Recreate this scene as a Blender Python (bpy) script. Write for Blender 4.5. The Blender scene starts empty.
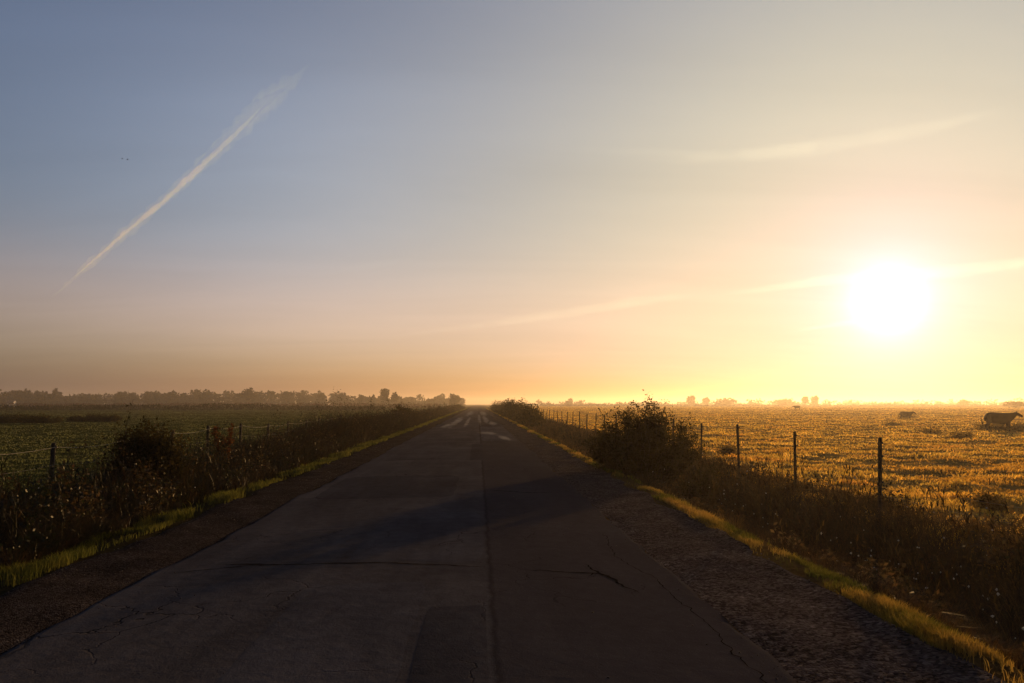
import bpy, bmesh, math, random
import numpy as np
from mathutils import Vector

R = math.radians
rng = np.random.default_rng(11)
random.seed(5)
sc = bpy.context.scene
col = sc.collection

# ------------------------------------------------------------------ camera
F = 796.0
PITCH = math.atan(62.5 / F)
YAW = math.atan(34 / F)
CH = 1.6
cd = bpy.data.cameras.new("camera")
cam = bpy.data.objects.new("camera", cd)
col.objects.link(cam)
cd.sensor_width = 36.0
cd.lens = F / 1024 * 36
cd.clip_start = 0.05
cd.clip_end = 400000
cam.location = (0, 0, CH)
cam.rotation_euler = (R(90) + PITCH, 0, -YAW)
sc.camera = cam


def direction(px, py):
    x = (px - 512) / F
    y = (341.5 - py) / F
    f = math.cos(PITCH) - y * math.sin(PITCH)
    u = math.sin(PITCH) + y * math.cos(PITCH)
    v = Vector((x * math.cos(YAW) + f * math.sin(YAW), f * math.cos(YAW) - x * math.sin(YAW), u))
    return v.normalized()


def x_at(px, D):
    """lateral position of something seen at column px, D metres along the road"""
    u = (px - 512) / F * math.cos(PITCH)
    return D * (math.sin(YAW) + u * math.cos(YAW)) / (math.cos(YAW) - u * math.sin(YAW))


def d_at(px, X):
    u = (px - 512) / F * math.cos(PITCH)
    return X * (math.cos(YAW) - u * math.sin(YAW)) / (math.sin(YAW) + u * math.cos(YAW))


SUN_EL, SUN_AZ = R(6.63), R(27.88)
SUN = Vector((math.sin(SUN_AZ) * math.cos(SUN_EL), math.cos(SUN_AZ) * math.cos(SUN_EL), math.sin(SUN_EL)))

# ------------------------------------------------------------------ helpers


def tag(o, label=None, cat=None, group=None, kind=None):
    if label: o['label'] = label
    if cat: o['category'] = cat
    if group: o['group'] = group
    if kind: o['kind'] = kind
    return o


def empty(name, loc, rz=0.0):
    o = bpy.data.objects.new(name, None)
    o.location = loc
    o.rotation_euler = (0, 0, rz)
    o.empty_display_size = 0.3
    col.objects.link(o)
    return o


def mesh_obj(name, verts, faces, mat, parent=None, smooth=False, cols=None):
    """verts (n,3) array; faces: list of lists, or a list of index arrays (m,3)/(m,4)"""
    me = bpy.data.meshes.new(name)
    verts = np.asarray(verts, dtype=np.float32)
    if isinstance(faces, list) and faces and isinstance(faces[0], np.ndarray):
        fs = [f for f in faces if len(f)]
        loops = np.concatenate([f.ravel() for f in fs]).astype(np.int32)
        cnt = np.concatenate([np.full(len(f), f.shape[1], np.int32) for f in fs])
        start = np.concatenate([[0], np.cumsum(cnt)[:-1]]).astype(np.int32)
        me.vertices.add(len(verts)); me.vertices.foreach_set('co', verts.ravel())
        me.loops.add(len(loops)); me.loops.foreach_set('vertex_index', loops)
        me.polygons.add(len(cnt)); me.polygons.foreach_set('loop_start', start)
        me.update(calc_edges=True)
    else:
        me.from_pydata([tuple(map(float, v)) for v in verts], [], [tuple(map(int, f)) for f in faces])
        me.update()
    if cols is not None:
        a = me.color_attributes.new('Col', 'FLOAT_COLOR', 'POINT')
        c4 = np.ones((len(verts), 4), np.float32); c4[:, :3] = cols
        a.data.foreach_set('color', c4.ravel())
    if smooth:
        me.polygons.foreach_set('use_smooth', np.ones(len(me.polygons), bool))
    me.materials.append(mat)
    o = bpy.data.objects.new(name, me)
    col.objects.link(o)
    if parent is not None: o.parent = parent
    return o


_lat = rng.random((4, 256, 256))


def vn(x, y, k=0):
    """value noise, 0..1"""
    x = np.asarray(x, float); y = np.asarray(y, float)
    xi = np.floor(x).astype(int); yi = np.floor(y).astype(int)
    fx = x - xi; fy = y - yi
    fx = fx * fx * (3 - 2 * fx); fy = fy * fy * (3 - 2 * fy)
    L = _lat[k]
    a = L[xi % 256, yi % 256]; b = L[(xi + 1) % 256, yi % 256]
    c = L[xi % 256, (yi + 1) % 256]; d = L[(xi + 1) % 256, (yi + 1) % 256]
    return (a * (1 - fx) + b * fx) * (1 - fy) + (c * (1 - fx) + d * fx) * fy


def fbm(x, y, k=0, o=3):
    s = 0; a = .5; t = 0
    for i in range(o):
        s = s + a * vn(x * 2 ** i + 13.7 * i, y * 2 ** i + 7.1 * i, (k + i) % 4); t += a; a *= .5
    return s / t


class MB:
    def __init__(s): s.v = []; s.f = []

    def add(s, vs, fs):
        b = len(s.v); s.v += [tuple(v) for v in vs]; s.f += [tuple(i + b for i in f) for f in fs]

    def tube(s, pts, rad, n=6, cap=True):
        pts = [Vector(p) for p in pts]
        if not hasattr(rad, '__len__'): rad = [rad] * len(pts)
        b = len(s.v)
        for i, p in enumerate(pts):
            d = (pts[min(i + 1, len(pts) - 1)] - pts[max(i - 1, 0)])
            if d.length < 1e-9: d = Vector((0, 0, 1))
            d.normalize()
            a = d.cross(Vector((0, 0, 1)) if abs(d.z) < .9 else Vector((1, 0, 0))).normalized()
            c = d.cross(a)
            for j in range(n):
                t = 2 * math.pi * j / n
                s.v.append(tuple(p + (a * math.cos(t) + c * math.sin(t)) * rad[i]))
        for i in range(len(pts) - 1):
            for j in range(n):
                q = b + i * n + j; r = b + i * n + (j + 1) % n
                s.f.append((q, r, r + n, q + n))
        if cap:
            s.f.append(tuple(b + j for j in range(n))[::-1])
            s.f.append(tuple(b + (len(pts) - 1) * n + j for j in range(n)))

    def build(s, name, mat, parent=None, smooth=False):
        return mesh_obj(name, np.array(s.v), s.f, mat, parent, smooth)


# ------------------------------------------------------------------ materials


def mat_new(name):
    m = bpy.data.materials.new(name); m.use_nodes = True
    nt = m.node_tree; nt.nodes.clear()
    out = nt.nodes.new('ShaderNodeOutputMaterial')
    return m, nt, out


def N(nt, t, **kw):
    n = nt.nodes.new(t)
    for k, v in kw.items():
        if k.startswith('i_'):
            key = k[2:]
            n.inputs[int(key) if key.isdigit() else key.replace('_', ' ')].default_value = v
        else: setattr(n, k, v)
    return n


def math_n(nt, op, a, b=None, clamp=False):
    n = nt.nodes.new('ShaderNodeMath'); n.operation = op; n.use_clamp = clamp
    for i, v in enumerate((a, b)):
        if v is None: continue
        if isinstance(v, (int, float)): n.inputs[i].default_value = v
        else: nt.links.new(v, n.inputs[i])
    return n.outputs[0]


def mixc(nt, fac, a, b):
    n = nt.nodes.new('ShaderNodeMix'); n.data_type = 'RGBA'
    for s, v in ((n.inputs[0], fac), (n.inputs[6], a), (n.inputs[7], b)):
        if isinstance(v, (int, float)): s.default_value = v
        elif isinstance(v, tuple): s.default_value = v if len(v) == 4 else (*v, 1)
        else: nt.links.new(v, s)
    return n.outputs[2]


def noise(nt, scale, detail=4, rough=.55, vec=None, dist=0.0):
    n = N(nt, 'ShaderNodeTexNoise', i_Scale=scale, i_Detail=detail, i_Roughness=rough, i_Distortion=dist)
    if vec is None: vec = nt.nodes.new('ShaderNodeNewGeometry').outputs['Position']
    nt.links.new(vec, n.inputs['Vector'])
    return n.outputs['Fac']


def ramp(nt, fac, stops):
    n = nt.nodes.new('ShaderNodeValToRGB')
    e = n.color_ramp.elements
    while len(e) > 1: e.remove(e[-1])
    e[0].position = stops[0][0]; e[0].color = (*stops[0][1], 1)
    for p, c in stops[1:]:
        q = e.new(p); q.color = (*c, 1)
    nt.links.new(fac, n.inputs[0])
    return n.outputs[0]


def g3(v): return (v, v, v)


def blade_mat(name, trans=.5, gloss=.0, rough=.5):
    m, nt, out = mat_new(name)
    a = N(nt, 'ShaderNodeAttribute', attribute_name='Col')
    nz = noise(nt, 1.7, 3)
    c = mixc(nt, 1.0, a.outputs['Color'], a.outputs['Color'])
    hv = N(nt, 'ShaderNodeHueSaturation'); nt.links.new(c, hv.inputs['Color']); nt.links.new(math_n(nt, 'ADD', math_n(nt, 'MULTIPLY', nz, 1.0), .5), hv.inputs['Value']); c = hv.outputs['Color']
    d = N(nt, 'ShaderNodeBsdfDiffuse'); t = N(nt, 'ShaderNodeBsdfTranslucent')
    nt.links.new(c, d.inputs[0]); nt.links.new(c, t.inputs[0])
    mx = N(nt, 'ShaderNodeMixShader'); mx.inputs[0].default_value = trans
    nt.links.new(d.outputs[0], mx.inputs[1]); nt.links.new(t.outputs[0], mx.inputs[2])
    last = mx.outputs[0]
    if gloss > 0:
        g = N(nt, 'ShaderNodeBsdfGlossy', i_Roughness=rough); g.inputs[0].default_value = (.9, .9, .9, 1)
        m2 = N(nt, 'ShaderNodeMixShader'); m2.inputs[0].default_value = gloss
        nt.links.new(last, m2.inputs[1]); nt.links.new(g.outputs[0], m2.inputs[2]); last = m2.outputs[0]
    nt.links.new(last, out.inputs[0])
    return m


def leaf_mat(name, c1, c2, trans=.4, scale=3.0):
    m, nt, out = mat_new(name)
    c = ramp(nt, noise(nt, scale, 3), [(.35, c1), (.65, c2)])
    d = N(nt, 'ShaderNodeBsdfDiffuse'); t = N(nt, 'ShaderNodeBsdfTranslucent')
    nt.links.new(c, d.inputs[0]); nt.links.new(c, t.inputs[0])
    mx = N(nt, 'ShaderNodeMixShader'); mx.inputs[0].default_value = trans
    nt.links.new(d.outputs[0], mx.inputs[1]); nt.links.new(t.outputs[0], mx.inputs[2])
    nt.links.new(mx.outputs[0], out.inputs[0])
    return m


def simple_mat(name, c1, c2, scale=8, rough=.8, bump=.0, bscale=60, spec=.3):
    m, nt, out = mat_new(name)
    p = N(nt, 'ShaderNodeBsdfPrincipled', i_Roughness=rough)
    p.inputs['Specular IOR Level'].default_value = spec
    nt.links.new(ramp(nt, noise(nt, scale, 4), [(.3, c1), (.7, c2)]), p.inputs['Base Color'])
    if bump > 0:
        b = N(nt, 'ShaderNodeBump', i_Strength=.6, i_Distance=bump)
        nt.links.new(noise(nt, bscale, 4), b.inputs['Height']); nt.links.new(b.outputs[0], p.inputs['Normal'])
    nt.links.new(p.outputs[0], out.inputs[0])
    return m


M_GRASS = blade_mat('grass_blade', .5)
M_MEADOW = blade_mat('meadow_blade', .6)
M_DRY = blade_mat('dry_grass_blade', .42, .02, .45)
M_SPARKLE = simple_mat('seed_head', (.45, .42, .35), (.7, .66, .58), 9, .5)
M_BUSH = leaf_mat('bush_leaf', (.022, .022, .008), (.065, .048, .016), .42)
M_FAR = leaf_mat('far_leaf', (.028, .032, .014), (.06, .055, .022), .15, .25)
M_BARK = simple_mat('bark', (.03, .022, .014), (.07, .05, .03), 12, .9, .004, 80)
M_POST = simple_mat('weathered_post', (.035, .028, .02), (.075, .058, .04), 22, .85, .003, 90)
M_PLASTIC = simple_mat('black_plastic', (.012, .012, .012), (.02, .02, .02), 20, .4)
M_WIRE = simple_mat('steel_wire', (.18, .17, .16), (.28, .27, .25), 30, .45, spec=.6)
M_TAPE = simple_mat('pale_cord', (.22, .20, .18), (.36, .34, .31), 30, .6)
M_COW = simple_mat('cow_hide', (.018, .011, .007), (.05, .028, .016), 2.2, .75)
M_HOOF = simple_mat('hoof_horn', (.05, .04, .03), (.2, .17, .12), 12, .6)
M_BIRD = simple_mat('bird_feather', (.02, .02, .022), (.05, .05, .052), 12, .8)
M_STONE = simple_mat('pebble', (.02, .016, .014), (.14, .115, .1), 23, .8, .002, 120)
M_WALL = simple_mat('pale_render_wall', (.55, .53, .5), (.68, .66, .62), 1, .9)
M_TILE = simple_mat('dark_roof_tile', (.06, .045, .04), (.11, .08, .07), 1.5, .85)

DAMP = [(-1.9, 76, .8, 44), (-.9, 74, .35, 36), (.16, 92, .3, 64), (.8, 84, .6, 44), (1.15, 66, .7, 14), (-2.3, 58, .6, 12), (.55, 43, .8, 5), (1.2, 37, .6, 5), (-1.3, 140, 1.2, 70), (.9, 140, 1.1, 70)]
# asphalt ---------------------------------------------------------------


def asphalt(name, base=1.36, tint=(.97, .92, .97), rough=.80, seam=True):
    m, nt, out = mat_new(name)
    geo = nt.nodes.new('ShaderNodeNewGeometry')
    pos = geo.outputs['Position']
    sx = N(nt, 'ShaderNodeSeparateXYZ'); nt.links.new(pos, sx.inputs[0])
    st = N(nt, 'ShaderNodeMapping'); st.inputs['Scale'].default_value = (1.6, .22, 1)
    nt.links.new(pos, st.inputs[0])
    big = noise(nt, .55, 5, .6)
    streak = noise(nt, 1.0, 5, .62, st.outputs[0], .6)
    fine = noise(nt, 70, 3, .7)
    mid = noise(nt, 7, 5, .65)
    f = math_n(nt, 'ADD', math_n(nt, 'MULTIPLY', big, .35), math_n(nt, 'MULTIPLY', streak, .35))
    f = math_n(nt, 'ADD', f, math_n(nt, 'MULTIPLY', mid, .30))
    b = base
    c = ramp(nt, f, [(.32, tuple(.026 * b * t for t in tint)), (.5, tuple(.046 * b * t for t in tint)), (.68, tuple(.072 * b * t for t in tint))])
    if seam:   # the right lane was laid later: darker and browner, with a ragged joint
        j = math_n(nt, 'ADD', sx.outputs[0], math_n(nt, 'MULTIPLY', math_n(nt, 'SUBTRACT', noise(nt, 2.5, 4), .5), .10))
        right = math_n(nt, 'MULTIPLY', math_n(nt, 'SUBTRACT', j, .10), 30, True)
        c = mixc(nt, math_n(nt, 'MULTIPLY', right, .55), c, (.038, .034, .037))
        tar = math_n(nt, 'SUBTRACT', 1.0, math_n(nt, 'MULTIPLY', math_n(nt, 'ABSOLUTE', math_n(nt, 'SUBTRACT', j, .12)), 26), True)
        c = mixc(nt, math_n(nt, 'MULTIPLY', tar, .55), c, (.014, .012, .012))
    # stone chips
    vor = N(nt, 'ShaderNodeTexVoronoi', i_Scale=72.0); nt.links.new(pos, vor.inputs['Vector'])
    chip = math_n(nt, 'LESS_THAN', vor.outputs['Distance'], .23)
    vc = N(nt, 'ShaderNodeSeparateColor'); nt.links.new(vor.outputs['Color'], vc.inputs[0])
    chip = math_n(nt, 'MULTIPLY', chip, math_n(nt, 'GREATER_THAN', vc.outputs[0], .72))
    c = mixc(nt, math_n(nt, 'MULTIPLY', chip, .55), c, (.11, .10, .095))
    # fine hair cracks
    v2 = N(nt, 'ShaderNodeTexVoronoi', i_Scale=1.15); v2.feature = 'DISTANCE_TO_EDGE'
    warp = N(nt, 'ShaderNodeTexNoise', i_Scale=3.0, i_Detail=4.0); nt.links.new(pos, warp.inputs['Vector'])
    wv = N(nt, 'ShaderNodeVectorMath', operation='MULTIPLY_ADD')
    nt.links.new(warp.outputs['Color'], wv.inputs[0]); wv.inputs[1].default_value = (.5, .5, 0); nt.links.new(pos, wv.inputs[2])
    nt.links.new(wv.outputs[0], v2.inputs['Vector'])
    crack = math_n(nt, 'SUBTRACT', 1.0, math_n(nt, 'MULTIPLY', v2.outputs['Distance'], 90), True)
    crack = math_n(nt, 'MULTIPLY', crack, math_n(nt, 'MULTIPLY', math_n(nt, 'SUBTRACT', noise(nt, .4, 3), .48), 9, True))
    c = mixc(nt, math_n(nt, 'MULTIPLY', crack, .75), c, (.010, .009, .009))
    # smooth damp spots polished by wheels, seventy metres on
    damp = 0.0
    wz = math_n(nt, 'MULTIPLY', math_n(nt, 'SUBTRACT', noise(nt, 1.0, 5, .65, st.outputs[0], .4), .5), 4.2)
    for cx, cy, lx, ly in DAMP:
        ex = math_n(nt, 'POWER', math_n(nt, 'ABSOLUTE', math_n(nt, 'MULTIPLY', math_n(nt, 'SUBTRACT', sx.outputs[0], cx), 2 / lx)), 2)
        ey = math_n(nt, 'POWER', math_n(nt, 'ABSOLUTE', math_n(nt, 'MULTIPLY', math_n(nt, 'SUBTRACT', sx.outputs[1], cy), 2 / ly)), 2)
        e = math_n(nt, 'SUBTRACT', math_n(nt, 'ADD', 1.0, wz), math_n(nt, 'ADD', ex, ey))
        damp = math_n(nt, 'MAXIMUM', math_n(nt, 'MULTIPLY', e, .34, True), damp)
    p = N(nt, 'ShaderNodeBsdfPrincipled')
    nt.links.new(c, p.inputs['Base Color'])
    rr = math_n(nt, 'ADD', math_n(nt, 'MULTIPLY', streak, .28), rough - .14)
    rr = math_n(nt, 'SUBTRACT', rr, math_n(nt, 'MULTIPLY', damp, .34))
    nt.links.new(rr, p.inputs['Roughness'])
    nt.links.new(math_n(nt, 'MULTIPLY', damp, .12), p.inputs['Specular IOR Level'])
    h = math_n(nt, 'ADD', math_n(nt, 'MULTIPLY', fine, .006), math_n(nt, 'MULTIPLY', mid, .02))
    h = math_n(nt, 'SUBTRACT', h, math_n(nt, 'MULTIPLY', crack, .012))
    bp = N(nt, 'ShaderNodeBump', i_Strength=.55, i_Distance=1.0)
    nt.links.new(h, bp.inputs['Height']); nt.links.new(bp.outputs[0], p.inputs['Normal'])
    nt.links.new(p.outputs[0], out.inputs[0])
    return m


M_ROAD = asphalt('asphalt')
M_PATCH_L = asphalt('asphalt_old_patch', 1.42, (.94, .92, 1.02), .78, False)
M_PATCH_D = asphalt('asphalt_dark_patch', 1.02, (.94, .92, 1.02), .82, False)
M_TAR = simple_mat('crack_tar', (.006, .0055, .005), (.012, .011, .010), 30, .9, .003, 60, 0.0)


def gravel_mat(name, scale, k):
    m, nt, out = mat_new(name)
    v = N(nt, 'ShaderNodeTexVoronoi', i_Scale=scale); nt.links.new(nt.nodes.new('ShaderNodeNewGeometry').outputs['Position'], v.inputs['Vector'])
    vc = N(nt, 'ShaderNodeSeparateColor'); nt.links.new(v.outputs['Color'], vc.inputs[0])
    big = noise(nt, 2.2, 4)
    c = ramp(nt, math_n(nt, 'ADD', math_n(nt, 'MULTIPLY', vc.outputs[0], .55), math_n(nt, 'MULTIPLY', big, .55)), [(.3, (.014 * k, .012 * k, .0125 * k)), (.6, (.058 * k, .048 * k, .046 * k)), (.85, (.11 * k, .095 * k, .092 * k)), (.97, (.26 * k, .235 * k, .23 * k))])  # random stone tones; the palest chips also paint in pebble glints
    p = N(nt, 'ShaderNodeBsdfPrincipled', i_Roughness=.95); p.inputs['Specular IOR Level'].default_value = 0.0
    nt.links.new(c, p.inputs['Base Color'])
    h = math_n(nt, 'ADD', math_n(nt, 'MULTIPLY', v.outputs['Distance'], -.9), math_n(nt, 'ADD', math_n(nt, 'MULTIPLY', noise(nt, 12, 4), 1.6), vc.outputs[1]))
    bp = N(nt, 'ShaderNodeBump', i_Strength=.9, i_Distance=.02)
    nt.links.new(h, bp.inputs['Height']); nt.links.new(bp.outputs[0], p.inputs['Normal']); nt.links.new(p.outputs[0], out.inputs[0])
    return m


M_GRAVEL = gravel_mat('gravel_dirt', 42.0, 1.1)
M_DIRT = gravel_mat('dirt_edge', 75.0, .62)



def ground_mat():
    m, nt, out = mat_new('ground')
    pos = nt.nodes.new('ShaderNodeNewGeometry').outputs['Position']
    s = N(nt, 'ShaderNodeSeparateXYZ'); nt.links.new(pos, s.inputs[0])
    x = s.outputs[0]
    big = noise(nt, .05, 5); mid = noise(nt, .9, 5, .6); fine = noise(nt, 14, 4, .65)
    f = math_n(nt, 'ADD', math_n(nt, 'MULTIPLY', mid, .6), math_n(nt, 'MULTIPLY', fine, .4))
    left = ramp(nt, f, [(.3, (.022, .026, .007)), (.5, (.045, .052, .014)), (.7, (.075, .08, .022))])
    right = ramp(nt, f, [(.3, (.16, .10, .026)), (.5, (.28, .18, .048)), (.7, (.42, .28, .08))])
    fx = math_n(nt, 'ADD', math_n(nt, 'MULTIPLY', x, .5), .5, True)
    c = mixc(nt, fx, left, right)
    # banks by the road: dark earth and litter
    bank = math_n(nt, 'SUBTRACT', 1.0, math_n(nt, 'MULTIPLY', math_n(nt, 'SUBTRACT', math_n(nt, 'ABSOLUTE', x), 6.0), .8), True)
    c = mixc(nt, math_n(nt, 'MULTIPLY', bank, .85), c, ramp(nt, f, [(.35, (.016, .011, .006)), (.65, (.045, .032, .016))]))
    p = N(nt, 'ShaderNodeBsdfPrincipled', i_Roughness=.95); p.inputs['Specular IOR Level'].default_value = 0.0
    nt.links.new(c, p.inputs['Base Color'])
    b = N(nt, 'ShaderNodeBump', i_Strength=.7, i_Distance=.08)
    nt.links.new(math_n(nt, 'ADD', fine, math_n(nt, 'MULTIPLY', mid, 2.5)), b.inputs['Height'])
    nt.links.new(b.outputs[0], p.inputs['Normal'])
    nt.links.new(p.outputs[0], out.inputs[0])
    return m


M_GROUND = ground_mat()

# ------------------------------------------------------------------ world
w = bpy.data.worlds.new("World"); sc.world = w; w.use_nodes = True
nt = w.node_tree; nt.nodes.clear()
wo = nt.nodes.new('ShaderNodeOutputWorld'); bg = nt.nodes.new('ShaderNodeBackground')
nt.links.new(bg.outputs[0], wo.inputs[0]); bg.inputs[1].default_value = 0.1
sky = nt.nodes.new('ShaderNodeTexSky'); sky.sky_type = 'NISHITA'; sky.sun_disc = False
sky.sun_elevation = SUN_EL; sky.sun_rotation = SUN_AZ
sky.dust_density = 4.0; sky.air_density = 1.0; sky.ozone_density = 1.0
tc = nt.nodes.new('ShaderNodeTexCoord')
nrm = N(nt, 'ShaderNodeVectorMath', operation='NORMALIZE'); nt.links.new(tc.outputs['Generated'], nrm.inputs[0])
dt = N(nt, 'ShaderNodeVectorMath', operation='DOT_PRODUCT'); nt.links.new(nrm.outputs[0], dt.inputs[0]); dt.inputs[1].default_value = SUN
theta = math_n(nt, 'MULTIPLY', math_n(nt, 'ARCCOSINE', math_n(nt, 'MINIMUM', dt.outputs['Value'], 1.0)), 180 / math.pi)
sz = N(nt, 'ShaderNodeSeparateXYZ'); nt.links.new(nrm.outputs[0], sz.inputs[0])
elev = math_n(nt, 'MAXIMUM', math_n(nt, 'MULTIPLY', math_n(nt, 'ARCSINE', sz.outputs[2]), 180 / math.pi), 0.0)
hz = math_n(nt, 'EXPONENT', math_n(nt, 'MULTIPLY', elev, -1 / 5.0))
far = math_n(nt, 'EXPONENT', math_n(nt, 'MULTIPLY', theta, -1 / 25.0))
belt = math_n(nt, 'EXPONENT', math_n(nt, 'MULTIPLY', math_n(nt, 'POWER', math_n(nt, 'MULTIPLY', math_n(nt, 'SUBTRACT', elev, 6.0), .25), 2.0), -1.0))   # dusty warm layer above the horizon
cg = math_n(nt, 'EXPONENT', math_n(nt, 'MULTIPLY', math_n(nt, 'POWER', math_n(nt, 'MULTIPLY', theta, 1 / 1.8), 2.0), -1.0))
core = math_n(nt, 'ADD', math_n(nt, 'MULTIPLY', cg, .6), math_n(nt, 'EXPONENT', math_n(nt, 'MULTIPLY', theta, -1 / 3.2)))   # the sun's aureole in the hazy air
mr = nt.nodes.new('ShaderNodeMapRange'); mr.interpolation_type = 'SMOOTHSTEP'   # the sky dims away from the low sun
nt.links.new(theta, mr.inputs['Value'])
for k_, v_ in zip(('From Min', 'From Max', 'To Min', 'To Max'), (56, 110, 1.0, .27)): mr.inputs[k_].default_value = v_
m2_ = nt.nodes.new('ShaderNodeMapRange'); m2_.interpolation_type = 'SMOOTHSTEP'
nt.links.new(elev, m2_.inputs['Value'])
for k_, v_ in zip(('From Min', 'From Max', 'To Min', 'To Max'), (16, 31, .24, 0.0)): m2_.inputs[k_].default_value = v_
bmp = math_n(nt, 'EXPONENT', math_n(nt, 'MULTIPLY', math_n(nt, 'POWER', math_n(nt, 'MULTIPLY', math_n(nt, 'SUBTRACT', theta, 42.0), 1 / 13.0), 2.0), -1.0))
dim = math_n(nt, 'MULTIPLY', mr.outputs['Result'], math_n(nt, 'ADD', math_n(nt, 'MULTIPLY', bmp, m2_.outputs['Result']), 1.0))   # pale milky air half way from the sun
sp = nt.nodes.new('ShaderNodeSeparateColor'); nt.links.new(sky.outputs[0], sp.inputs[0])
cb = nt.nodes.new('ShaderNodeCombineColor')
# gain, knee, power, horizon, horizon towards the sun, aureole
CH_P = [(1.15, .88, .981, 0.0, .60, 1.0, .13), (1.22, .76, 1.25, .07, -.20, .45, .048), (1.66, .51, 1.98, .10, -.30, .92, .012)]
zz = math_n(nt, 'ADD', math_n(nt, 'MAXIMUM', sz.outputs[2], 0.0), .10)
cx_ = nt.nodes.new('ShaderNodeCombineXYZ')
nt.links.new(math_n(nt, 'DIVIDE', sz.outputs[0], zz), cx_.inputs[0]); nt.links.new(math_n(nt, 'DIVIDE', sz.outputs[1], zz), cx_.inputs[1])
mp_ = N(nt, 'ShaderNodeMapping'); mp_.inputs['Rotation'].default_value = (0, 0, R(-24)); mp_.inputs['Scale'].default_value = (.45, 1.5, 1)
nt.links.new(cx_.outputs[0], mp_.inputs[0])
veil = math_n(nt, 'ADD', math_n(nt, 'MULTIPLY', math_n(nt, 'SUBTRACT', noise(nt, 1.1, 6, .55, mp_.outputs[0], .8), .5), .20), 1.0)
dim = math_n(nt, 'MULTIPLY', dim, veil)
for i, (g, k, n_, h0, h1, co, bd) in enumerate(CH_P):
    v = math_n(nt, 'MULTIPLY', sp.outputs[i], .1 * g)
    q = math_n(nt, 'POWER', math_n(nt, 'MULTIPLY', v, 1 / k), n_)
    v = math_n(nt, 'DIVIDE', v, math_n(nt, 'POWER', math_n(nt, 'ADD', q, 1.0), 1 / n_))
    v = math_n(nt, 'ADD', v, math_n(nt, 'MULTIPLY', hz, math_n(nt, 'ADD', math_n(nt, 'MULTIPLY', far, h1), h0)))
    v = math_n(nt, 'ADD', v, math_n(nt, 'MULTIPLY', core, co))
    v = math_n(nt, 'ADD', v, math_n(nt, 'MULTIPLY', belt, bd))
    v = math_n(nt, 'MULTIPLY', math_n(nt, 'MULTIPLY', v, dim), 10.0)
    nt.links.new(v, cb.inputs[i])
nt.links.new(cb.outputs[0], bg.inputs[0])

ld = bpy.data.lights.new("sun", 'SUN'); ld.energy = 5.0; ld.angle = R(.7); ld.color = (1.0, .56, .20)
lo = bpy.data.objects.new("sun", ld); col.objects.link(lo)
lo.rotation_euler = SUN.to_track_quat('Z', 'Y').to_euler()
lo.location = (60, 110, 40)

# ------------------------------------------------------------------ terrain


def tz(x, y):
    x = np.asarray(x, float); y = np.asarray(y, float)
    wob = (fbm(y * .25, x * 0 + 3.3, 1, 2) - .5)
    xx = x + np.where(x > 3.2, wob * .25, 0) + np.where(x < -4.6, wob * .3, 0)
    xp = [-4000, -300, -40, -8.5, -6.7, -6.0, -5.3, -4.7, -4.0, -3.2, -2.9, 1.6, 1.9, 2.8, 3.05, 3.4, 4.2, 4.8, 5.5, 6.2, 9, 60, 300, 4000]
    zp = [-.5, -.5, -.38, -.30, -.22, -.28, -.42, -.10, .03, -.01, -.06, -.06, -.015, .0, .05, .0, -.62, -.7, -.45, -.16, -.2, -.32, -.5, -.5]
    z = np.interp(xx, xp, zp)
    amp = np.clip((np.abs(x) - 3.1) / 2.5, 0, 1)
    z = z + amp * (fbm(x * .9, y * .9, 0, 3) - .5) * .16 + amp * (fbm(x * .08, y * .08, 2, 3) - .5) * .22 * np.clip((np.abs(x) - 8) / 20, 0, 1)
    D = np.hypot(x, y)
    md = np.clip((x - 6.3) / 2, 0, 1) * np.clip(1.4 - D / 110, 0, 1) + .10 * np.clip((-x - 7) / 2, 0, 1) * np.clip(1.4 - D / 110, 0, 1)
    z = z + md * .22 * np.clip(fbm(x * .75 + 5, y * .95, 1, 3) - .42, -.12, 1)
    return z


def grid_obj(name, xs, ys, zf, mat, smooth=True):
    X, Y = np.meshgrid(xs, ys)
    V = np.stack([X.ravel(), Y.ravel(), zf(X.ravel(), Y.ravel())], 1)
    nx, ny = len(xs), len(ys)
    i = np.arange(nx - 1)[None, :] + (np.arange(ny - 1) * nx)[:, None]
    i = i.ravel()
    return mesh_obj(name, V, [np.stack([i, i + 1, i + 1 + nx, i + nx], 1)], mat, None, smooth)


def geo_steps(a, b, s0, g):
    o = [a]
    s = s0
    while o[-1] + s < b:
        o.append(o[-1] + s); s *= g
    return np.array(o + [b])


gx = np.concatenate([-geo_steps(9, 4000, .5, 1.09)[::-1], np.arange(-8.8, 8.9, .18), np.arange(9.1, 45, .28), geo_steps(45.2, 4000, .5, 1.09)])
gy = np.concatenate([-geo_steps(12, 4000, 2, 1.35)[::-1], np.arange(-11.6, 66, .32), geo_steps(66.2, 4000, .4, 1.045)])
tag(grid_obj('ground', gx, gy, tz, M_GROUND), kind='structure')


# road ------------------------------------------------------------------
def rz(x, y):
    x = np.asarray(x, float); y = np.asarray(y, float)
    fade = np.clip(1 - (y - 25) / 25, 0, 1)
    crown = .045 * (1 - ((x + .6) / 2.5) ** 2)
    return .0 + np.maximum(crown, 0) + fade * (fbm(x * .5, y * .35, 3, 2) - .5) * .035


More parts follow.
